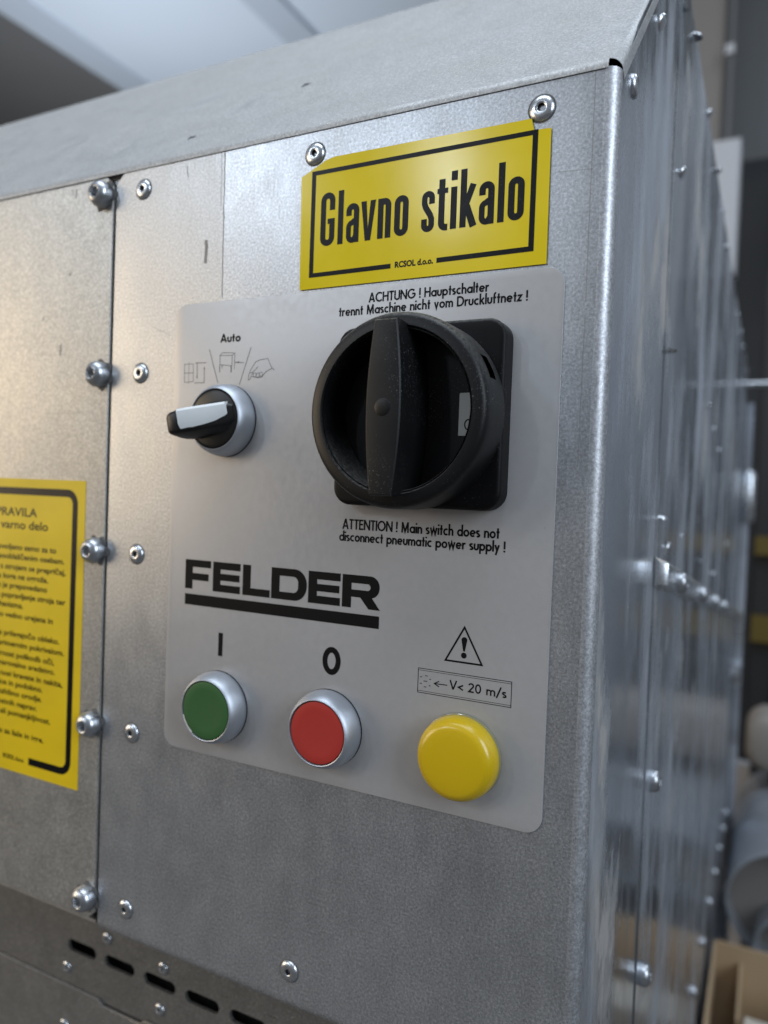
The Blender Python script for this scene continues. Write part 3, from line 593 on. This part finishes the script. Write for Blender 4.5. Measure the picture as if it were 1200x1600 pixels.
# heavy condensed lettering, drawn in millimetres
w = 2.25; hw = w / 2; xh = 14.2; capH = 19.6
def pill(x0, x1, z0, z1, r): return rrect(x0 + hw, x1 - hw, z0 + hw * .95, z1 - hw * .95, r, 6)
def condensed(mb, zb, y):
    cut = lambda pts, w_=w, cl=False, k=0: mb.ribbon(pts, w_, y - .006 * k, cl)
    x = -153.5
    def arcs(x0, x1, z0, z1, a, r=1.7): return [(u, v) for u, v in a]
    # G
    a, b = x + hw, x + 6.1 - hw; r = (b - a) / 2
    cut([(b, zb + capH - 6.6), (b, zb + capH - hw - r)] + arcp(a + r, zb + capH - hw - r, r, r, 0, 180, 10) + arcp(a + r, zb + hw + r, r, r, 180, 360, 10) + [(b, zb + 9.9)])
    cut([(b - r, zb + 9.0), (b + hw, zb + 9.0)], 1.9, k=1); x += 7.3
    x = -153.5 + 6.1 + 1.4
    cut([(x + hw, zb), (x + hw, zb + capH)]); x += w + 1.25          # l
    def a_(x):
        a, b = x + hw, x + 5.4 - hw; r = (b - a) / 2
        cut([(a, zb + xh - 4.4), (a, zb + xh - hw - r)] + arcp(a + r, zb + xh - hw - r, r, r, 180, 0, 10) + [(b, zb)])
        cut([(b, zb + 8.3), (a + r + .3, zb + 7.6)] + arcp(a + r, zb + 5.6, r, 1.6, 95, 180, 6) + arcp(a + r, zb + 2.6, r, 1.7, 180, 290, 8) + [(b, zb + 2.8)], 2.0, k=1)
    a_(x); x += 5.4 + .75
    Y = y - .012                                                       # v as one outline
    o = [(x, zb + xh), (x + 2.15, zb + xh), (x + 3.0, zb + 4.2), (x + 3.85, zb + xh), (x + 6.0, zb + xh), (x + 4.1, zb), (x + 1.9, zb)]
    q = mb.ring([(u, Y, v) for u, v in o]); mb.face(q[0], q[1], q[2], q[6]); mb.face(q[6], q[2], q[5]); mb.face(q[2], q[3], q[4], q[5]); x += 6.0 + .9
    def n_(x):
        a, b = x + hw, x + 5.3 - hw; r = (b - a) / 2; cut([(a, zb), (a, zb + xh)]); cut([(a, zb + xh - hw - r - .6)] + arcp(a + r, zb + xh - hw - r, r, r, 170, 0, 10) + [(b, zb)], k=1)
    n_(x)
    def o_(x): a, b = x + hw, x + 5.5 - hw; r = (b - a) / 2; cut(arcp(a + r, zb + hw + r, r, r, 180, 360, 10) + arcp(a + r, zb + xh - hw - r, r, r, 0, 180, 10), cl=True)
    o_(-117.3 - 5.5)
    x = -112.3
    a, b = x + hw, x + 5.0 - hw; r = (b - a) / 2                                  # s
    cut([(b, zb + xh - 4.6), (b, zb + xh - hw - r)] + arcp(a + r, zb + xh - hw - r, r, r, 0, 180, 8) + [(a, zb + 9.9), (a + .5, zb + 8.5), (b - .5, zb + 5.8), (b, zb + 4.4)] + arcp(a + r, zb + hw + r, r, r, 0, -180, 8) + [(a, zb + 4.6)], 2.1); x += 5.0 + .8
    cut([(x + 1.75, zb + capH - 2.2), (x + 1.75, zb + 3.0)] + arcp(x + 1.75 + 1.7, zb + 2.6, 1.7, 1.7, 185, 270, 6) + [(x + 4.1, zb + .9)], k=0); cut([(x, zb + xh - .8), (x + 4.0, zb + xh - .8)], 1.8, k=1); x += 4.0 + 1.1
    cut([(x + hw, zb), (x + hw, zb + xh)]); cut([(x + hw, zb + xh + 2.2), (x + hw, zb + capH)]); x += w + 1.2     # i
    cut([(x + hw, zb), (x + hw, zb + capH)]); cut([(x + hw, zb + 5.0), (x + 4.6, zb + xh)], 2.2, k=1); cut([(x + 2.3, zb + 7.2), (x + 5.0, zb)], 2.4, k=2); x += 6.2 + .55   # k
    a_(x); x += 5.4 + 1.2
    cut([(x + hw, zb), (x + hw, zb + capH)])
    o_(-75.6 - 5.5)
m = MB(SO); condensed(m, 90.2, SY); m.build('lettering', M['signblk'], sign)

def font_text(name, txt, right, z, size, y, mat, parent, org, left=None, bold=0.0, xs=1.0):
    """one line of text in the built-in typeface, flattened to a mesh and right-aligned at (right, z)"""
    cu = bpy.data.curves.new(name, 'FONT'); cu.body = txt; cu.size = size; cu.offset = bold; cu.fill_mode = 'FRONT'; cu.resolution_u = 3
    to = bpy.data.objects.new(name, cu); COL.objects.link(to); dg = bpy.context.evaluated_depsgraph_get(); dg.update()
    me = bpy.data.meshes.new_from_object(to.evaluated_get(dg)); bpy.data.objects.remove(to)
    xs_ = [v.co.x for v in me.vertices]; x1 = max(xs_); x0 = min(xs_)
    k = xs if left is None else (right - left) / (x1 - x0)
    for v in me.vertices: v.co = ((right - org[0] + (v.co.x - x1) * k) * MM, (y - org[1]) * MM, (z - org[2] + v.co.y) * MM)
    me.materials.clear(); me.materials.append(mat)
    o = bpy.data.objects.new(name, me); COL.objects.link(o); o.parent = parent; return o
font_text('printer_logo', 'RCSOL d.o.o.', -107.2, 79.3, 2.9, SY, M['signblk'], sign, SO, -121.9, .11)

# ------------------------------------------------------------------ yellow rules sign on the access panel
rules = thing('rules_sign', 'tall yellow safety rules sticker with black rounded border and small text on the left panel', 'sign', (-340, 0, -70))
RO = (-340, 0, -70)
m = MB(RO); m.prism([(-400, -140.6), (-273.7, -140.6), (-273.2, -.1), (-400, -.1)], -.3, -.52); m.build('sticker', M['yellowb'], rules)
RY = -.57; m = MB(RO)
m.ribbon([(-306.8, -133.7)] + arcp(-285.2, -128.7, 5.0, 5.0, -90, 0, 8) + arcp(-284.6, -11.0, 5.0, 5.0, 0, 90, 8) + [(-390, -6.0)], 3.4, RY); m.build('border', M['signblk'], rules)
LN = [("PRAVILA", -304.9, -17.9, 5.7, .04), ("za varno delo", -297.2, -24.0, 5.7, .04), ("Delo na stroju je dovoljeno samo za to", -291.3, -34.0, 3.7, .035), ("usposobljenim in pooblaščenim osebam.", -285.8, -38.6, 3.7, .035),
      ("Pred pričetkom dela s strojem se prepričaj,", -284.8, -43.6, 3.7, .035), ("da delovanje stroja koga ne ogroža.", -296.3, -48.1, 3.7, .035), ("Med obratovanjem je prepovedano", -296.8, -52.6, 3.7, .035), ("čiščenje, mazanje in popravljanje stroja ter", -284.3, -57.3, 3.7, .035),
      ("odpiranje mehanizma.", -313.1, -61.8, 3.7, .035), ("Okolica stroja naj bo vedno urejena in", -292.4, -66.8, 3.7, .035), ("Pri delu nosi tesno se prilegajočo obleko.", -287.8, -75.7, 3.7, .035), ("Lase zavaruj s primernim pokrivalom.", -284.5, -80.6, 3.7, .035),
      ("Kadar obstaja nevarnost poškodb oči,", -290.9, -85.7, 3.7, .035), ("uporabljaj ustrezno varovalno sredstvo.", -290.3, -90.2, 3.7, .035), ("Pri delu s strojem ne nosi kravate in nakita,", -285.0, -95.2, 3.7, .035), ("prstanov, verižice in podobno.", -298.2, -99.6, 3.7, .035),
      ("Uporabljaj samo brezhibno orodje.", -298.5, -104.2, 3.7, .035), ("Ne odstranjuj varnostnih naprav.", -301.8, -109.0, 3.7, .035), ("Takoj javi okvaro ali pomanjkljivost.", -292.5, -113.7, 3.7, .035), ("Pri delu ni prostora za šale in igre.", -296.7, -123.2, 3.7, .035)]
for (t, xr, z, s, b) in LN: font_text('text_line', t, xr, z, s, RY, M['signblk'], rules, RO, None, b + .045, 1.34)
font_text('printer_logo', 'RCSOL d.o.o.', -309.9, -134.9, 2.9, RY, M['signblk'], rules, RO, -325.0, .11)

# ------------------------------------------------------------------ main switch
SWC = (-108.6, 26.2)
sw = thing('main_switch', 'black rotary main switch with a round dial and upright bar handle', 'rotary switch', (SWC[0], -.42, SWC[1]))
WO = (SWC[0], -.42, SWC[1])
m = MB(WO); m.prism(rrect(SWC[0] - 31.3, SWC[0] + 31.3, SWC[1] - 31.3, SWC[1] + 31.3, 6.5, 10), -.42, -8.2, 1.6); m.build('base_plate', M['black'], sw, 40)
m = MB(WO)
pr = [(31.0, 8.0), (31.9, 8.4), (31.8, 12.6), (31.8, 18.4), (31.7, 21.6), (31.4, 23.2), (30.7, 24.2), (29.7, 24.7), (27.1, 24.85), (26.75, 24.3), (26.5, 23.6), (26.35, 23.9), (26.2, 24.2), (25.9, 23.4), (25.6, 16), (25.0, 11.0), (.01, 10.6)]
def sk(k, i): t = (i + .5) * 360 / 96; return k == 2 and 17 < t < 32
m.lathe((SWC[0], 0, SWC[1]), pr, 96, skip=sk); dial = m.build('dial', M['charcoal'], sw, 32)
m = MB(WO); L2 = 27.6; HX, HZ = SWC[0] - .2, SWC[1] + .1
def bar(k, hl):
    N = 14; q = []
    for i in range(N + 1): v = -hl + 2 * hl * i / N; q.append((HX + (3.8 + 2.25 * max(0.0, cos(pi / 2 * v / L2)) ** .9) * k[0] + k[1], v))
    for i in range(N + 1): v = hl - 2 * hl * i / N; q.append((HX - (3.8 + 2.25 * max(0.0, cos(pi / 2 * v / L2)) ** .9) * k[0] - k[1], v))
    return q
rings = []
for (h, k, hl) in ((10.8, (1.0, .5), 25.0), (20.0, (1.0, .35), 26.0), (24.9, (1.0, .25), 27.3), (29.8, (1.0, .12), 27.7), (30.9, (1.0, .05), 27.5), (31.4, (1.0, -.35), 27.1), (31.5, (1.0, -.9), 26.5)):
    rings.append([(x, -h, HZ + v) for x, v in bar(k, hl)])
m.loft(rings); m.build('handle', M['charcoal'], sw, 34)
m = MB(WO); m.lathe((HX, 0, HZ), [(2.8, 31.4), (2.7, 31.6), (2.2, 31.75), (1.2, 31.85), (.3, 31.9)], 32); m.build('handle_boss', M['charcoal'], sw, 40)
m = MB(WO); m.prism(rrect(SWC[0] + 17.4, SWC[0] + 22.6, SWC[1] - 7.2, SWC[1] + 6.7, .4, 3), -10.9, -11.3, .1); lab = m.build('position_label', M['window'], sw)
m = MB(WO); m.ribbon(arcp(SWC[0] + 20.8, SWC[1] - 3.6, 1.2, 1.6, 0, 360, 24)[:-1], .42, -11.38, True); o = m.build('position_digit', M['print'], lab)

# ------------------------------------------------------------------ push buttons, indicator lamp and selector
BEZ = [(13.7, 0), (14.15, .2), (14.35, .9), (14.3, 2.2), (14.0, 4.2), (13.5, 6.0), (12.9, 7.3), (12.3, 8.1), (11.95, 8.35), (11.75, 8.25), (11.65, 7.6), (11.6, 5)]
GAS = [(14.45, 0), (14.45, .3), (14.0, .35)]
def push_button(cx, cz, capmat, label, hcap):
    org = (cx, -.42, cz); t = thing('push_button', label, 'push button', org, 'round silver rimmed controls')
    m = MB(org); m.lathe((cx, -.42, cz), BEZ, 72, cap=False); bz = m.build('bezel', M['bezel'], t, 50)
    m = MB(org); m.lathe((cx, -.42, cz), GAS, 48, cap=False); m.build('gasket', M['black'], bz)
    m = MB(org); m.lathe((cx, -.42, cz), [(11.45, 4), (11.45, hcap - .5), (11.3, hcap - .12), (10.9, hcap), (8, hcap - .22), (4, hcap - .38), (.3, hcap - .42)], 64); m.build('button_cap', capmat, t, 50)
    if capmat is M['green']:
        m = MB(org); m.ribbon(arcp(cx, cz, 11.35, 11.35, 196, 236, 12), .45, -.42 - hcap - .12); m.build('worn_edge', M['window'], t)
    return t
push_button(-194.5, -88.9, M['green'], 'green round push button in a silver bezel, under the I mark', 8.2)
push_button(-142.8, -88.5, M['red'], 'red round push button in a silver bezel, under the 0 mark', 8.0)
lp = thing('indicator_lamp', 'round yellow domed indicator lamp below the air speed box on the grey plate', 'indicator lamp', (-89.8, -.42, -88.7))
LO = (-89.8, -.42, -88.7)
m = MB(LO); m.lathe((-89.8, -.42, -88.7), [(14.3, 0), (14.6, .4), (14.5, 1.3), (13.8, 1.6)], 64, cap=False); m.build('flange', M['clear'], lp, 50)
m = MB(LO); m.lathe((-89.8, -.42, -88.7), [(13.6, .3), (14.2, 1.7), (14.25, 3.4), (14.0, 5.0), (13.4, 6.5), (12.5, 7.6), (11.5, 8.2), (10.8, 8.4), (8, 8.65), (4, 8.85), (.3, 8.9)], 72); m.build('lens', M['lens'], lp, 50)
se = thing('selector_switch', 'black selector knob with a white pointer insert in a silver bezel, under the Auto mark', 'selector switch', (-194.7, -.42, 26))
EO = (-194.7, -.42, 26); EX, EZ = -194.7, 26.0
m = MB(EO); m.lathe((EX, -.42, EZ), BEZ, 72, cap=False); bz = m.build('bezel', M['bezel'], se, 50)
m = MB(EO); m.lathe((EX, -.42, EZ), GAS, 48, cap=False); m.build('gasket', M['black'], bz)
m = MB(EO); m.lathe((EX, -.42, EZ), [(11.4, 4), (11.4, 7.6), (11.1, 8.2), (10.2, 8.5), (.3, 8.8)], 64)
ang = radians(13)
def ec(u, w, h): return (EX - u * cos(ang) - w * sin(ang) * 1.0, -.42 - h, EZ - u * sin(ang) + w * cos(ang))    # u towards the pointer tip
SEC = [(-10.2, 8.9, 8.2, 4.6, 3.6), (-7, 10.4, 8.2, 6.0, 4.5), (-3, 12.6, 8.2, 6.6, 4.7), (1, 15.0, 8.2, 6.7, 4.7), (5, 17.4, 8.4, 6.5, 4.7), (9, 19.3, 9.0, 6.1, 4.6), (12, 19.9, 10.6, 5.6, 4.3), (13.8, 19.2, 12.5, 4.9, 3.9), (14.7, 17.8, 14.4, 3.8, 3.2)]
m.loft([[ec(u, -wb_, hb), ec(u, -wt, h - 1.2), ec(u, -wt + .5, h - .35), ec(u, -wt + 1.4, h), ec(u, wt - 1.4, h), ec(u, wt - .5, h - .35), ec(u, wt, h - 1.2), ec(u, wb_, hb)] for (u, h, hb, wb_, wt) in SEC], True, True)
m.build('knob', M['blackc'], se, 38)
m = MB(EO)
def hat(u): return 8.9 + (u + 10.2) * .592 if u < 5 else 17.9 + (u - 5) * .42
m.loft([[ec(u, -lo - .5, hat(u) - 2.2), ec(u, -lo, hat(u) - .9), ec(u, -lo + 2.6, hat(u) + .55), ec(u, 3.6, hat(u) + .75), ec(u, 4.6, hat(u) + .1), ec(u, 5.0, hat(u) - 2.2)] for (u, lo) in ((-8.2, 1.2), (-7.9, 1.4), (-4, 2.6), (0, 3.4), (4, 3.9), (7.6, 4.2), (8.0, 4.1))], True, True)
m.build('pointer_insert', M['white'], se, 30)

# ------------------------------------------------------------------ the room behind
def structure(o): o['kind'] = 'structure'; return o
m = MB(); m.quad((-3140, 1500, 2200), (-2225, 1500, 2200), (-2225, 9000, 2200), (-3140, 9000, 2200)); m.quad((-2060, 1500, 2210), (3000, 1500, 2210), (3000, 9000, 2210), (-2060, 9000, 2210)); m.cur = 1
m.quad((-9000, 1500, 2215), (-3330, 1500, 2215), (-3330, 9000, 2215), (-9000, 9000, 2215)); structure(m.build('ceiling', [M['ceil'], M['ceildk']]))
for (x0, x1, mt, lb) in ((-3330, -3140, 'ceilmid', 'pale ceiling beam between the dark and the white ceiling bays'), (-2225, -2060, 'ceilmid', 'grey ceiling beam right of the white ceiling bay')):
    m = MB((x0, 0, 2200)); m.box(x0, x1, 1500, 9000, 2190, 2330); o = m.build('ceiling_beam', M[mt]); o.location = (x0 * MM, 0, 2.2); tag(o, lb, 'ceiling beam')
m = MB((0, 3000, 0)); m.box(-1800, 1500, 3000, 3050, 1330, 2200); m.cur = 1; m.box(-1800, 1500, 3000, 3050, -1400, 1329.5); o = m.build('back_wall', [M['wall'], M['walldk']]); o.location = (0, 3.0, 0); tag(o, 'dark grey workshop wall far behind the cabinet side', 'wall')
m = MB(); m.quad((-4000, -4000, -1400), (4000, -4000, -1400), (4000, 6000, -1400), (-4000, 6000, -1400)); structure(m.build('floor', M['floor']))
m = MB((-290, 2700, 0)); m.box(-420, -215, 2650, 2750, 1215, 2190); o = m.build('wall_pillar', M['wallbr']); o.location = (-.29, 2.7, 0); tag(o, 'brown grey pillar on the wall above the pale box', 'pillar')
pp = thing('conduit_pipe', 'thin grey conduit pipe with brackets running down the far wall', 'pipe', (-190, 2600, 1200))
m = MB((-190, 2600, 1200)); m.lathe((-185, 2600, 1150), [(7, 0), (7, 1000)], 16, '+z'); m.build('pipe', M['wall'], pp)
m = MB((-190, 2600, 1200)); m.box(-205, -178, 2580, 2610, 1530, 1562); m.build('bracket', M['cabgrey'], pp)
m = MB((700, 2600, 0)); m.box(170, 1600, 2600, 2640, -1399, 1500); o = m.build('partition_wall', M['partition']); o.location = (.7, 2.6, 0); tag(o, 'pale grey partition to the right of the black rack', 'wall')
wbx = thing('wall_box', 'pale grey wall box seen just beyond the upper side of the cabinet', 'wall box', (-200, 2500, 980))
m = MB((-200, 2500, 980)); m.box(-300, -138, 2500, 2600, 760, 1203); m.build('body', M['cabgrey'], wbx)
m = MB((-200, 2500, 980)); m.box(-296, -142, 2494, 2499.5, 764, 1199); m.build('door', M['cabgrey'], wbx)
rk = thing('storage_rack', 'black storage rack with two yellow beams in the dark behind the cabinet', 'rack', (0, 1900, -700))
KO = (0, 1900, -700)
m = MB(KO); m.box(-40, 140, 2150, 2190, -1400, 600); m.build('back_panel', M['rackblk'], rk)
for x in (-30, 95):
    m = MB(KO); m.box(x, x + 50, 1930, 2150, -1400, 600); m.build('upright', M['rackblk'], rk)
for (a, b) in ((-125, -79), (-347, -281)):
    m = MB(KO); m.box(-30, 145, 1895, 1925, a, b); m.build('beam', M['rackyel'], rk)
for z in (-200, -420, -760):
    m = MB(KO); m.box(20.5, 94.5, 1930, 2148, z - 12, z); m.build('shelf', M['rackblk'], rk)
for (x, z, s) in ((24, -199, 62), (24, -419, 62)):
    m = MB((x, 1960, z)); m.box(x, x + s, 1960, 2060, z, z + s * .8); m.box(x - 2, x + s + 2, 1958, 2062, z + s * .8 + .3, z + s * .8 + 12)
    o = m.build('parts_bin', M['rackblk']); o.location = (x * MM, 1.96, z * MM); tag(o, 'dark parts bin on the black rack shelf', 'bin', 'parts bins on the rack')
ps = thing('metal_post', 'upright pale grey metal post standing just behind the cabinet corner', 'post', (-30, 1500, -1400))
m = MB((-30, 1500, -1400)); m.box(-46, -14, 1480, 1510, -1396, -536); m.build('column', M['cabgrey'], ps); m = MB((-30, 1500, -1400)); m.box(-70, 10, 1460, 1540, -1400, -1396.3); m.build('foot_plate', M['cabgrey'], ps)
hd = thing('dust_hood', 'rounded beige plastic hood at the right edge behind the cabinet', 'machine hood', (40, 1350, -450)); HO = (40, 1350, -450)
m = MB(HO)
outl = lambda k: rrect(-22 + k, 140 - k, -500 + k, -393 - k, 38, 8)
m.loft([[(x, 1430, z) for x, z in outl(0)], [(x, 1350, z) for x, z in outl(0)], [(x, 1338, z) for x, z in outl(4)], [(x, 1332, z) for x, z in outl(12)]], True, True); m.build('shell', M['beige'], hd, 50)
m = MB(HO); m.box(20, 100, 1360, 1420, -1398, -501); m.build('stand', M['rackblk'], hd)
# galvanised extraction duct: open end with a smaller pipe inside
du = thing('extraction_duct', 'round galvanised duct with an open end behind the cardboard box', 'duct', (45, 1080, -620)); DO = (45, 1080, -620)
m = MB(DO); m.lathe((50, 1050, -612), [(84, -420)] + [q for k in range(9) for q in ((84, -300 + 33 * k), (87, -296 + 33 * k), (87, -288 + 33 * k), (84, -284 + 33 * k))] + [(84, -3), (86, 0), (83, 1), (81, -3), (81, -45)], 56, cap=False); m.build('outer_pipe', M['duct'], du, 40)
m = MB(DO); m.lathe((50, 1050, -612), [(80.9, -30), (.3, -30)], 56); m.build('end_plate', M['wallbr'], du, 40)
m = MB(DO); m.lathe((62, 1050, -662), [(54, -300), (54, 30), (55.5, 32), (53, 33), (51, 30), (51, -200)], 48, cap=False); m.build('inner_pipe', M['duct'], du, 40)
# open cardboard box with a paper roll in it
bx = thing('cardboard_box', 'open brown cardboard box on the right beside the shiny cabinet side', 'box', (30, 690, -820)); BO = (30, 690, -820)
m = MB(BO); m.box(-36, 110, 820, 824, -820, -565); m.build('back_panel', M['card'], bx)
m = MB(BO); m.box(-39.8, -36.2, 560, 824, -820, -567); m.build('side_panel', M['card'], bx); m = MB(BO); m.box(110.2, 114, 560, 824, -820, -567); m.build('side_panel', M['card'], bx)
m = MB(BO); m.box(-36, 110, 560, 564, -820, -567); m.build('front_panel', M['card'], bx); m = MB(BO); m.box(-36, 110, 564.2, 819.8, -820, -816); m.build('bottom_panel', M['card'], bx)
m = MB(BO); m.box(-9, -5.5, 700, 819, -815, -585); m.build('divider', M['card'], bx)
pr_ = thing('paper_stack', 'white paper stack standing upright in the open cardboard box', 'paper', (40, 775, -815.5))
m = MB((40, 775, -815.5)); m.box(0, 96, 745, 800, -815.5, -640); m.build('paper', M['paper'], pr_, 30)
m = MB((40, 775, -815.5)); m.box(-.6, 96.6, 744.4, 800.6, -730, -715); m.build('band', M['card'], pr_, 30)
st = thing('low_table', 'dark low table carrying the cardboard box beside the cabinet', 'table', (40, 700, -1400)); TO = (40, 700, -1400)
m = MB(TO); m.box(-44, 400, 500, 1200, -840, -820.3); m.build('table_top', M['rackblk'], st)
for (x, y) in ((-30, 520), (360, 520), (-30, 1160), (360, 1160)):
    m = MB(TO); m.box(x, x + 30, y, y + 30, -1399.8, -840.3); m.build('leg', M['rackblk'], st)
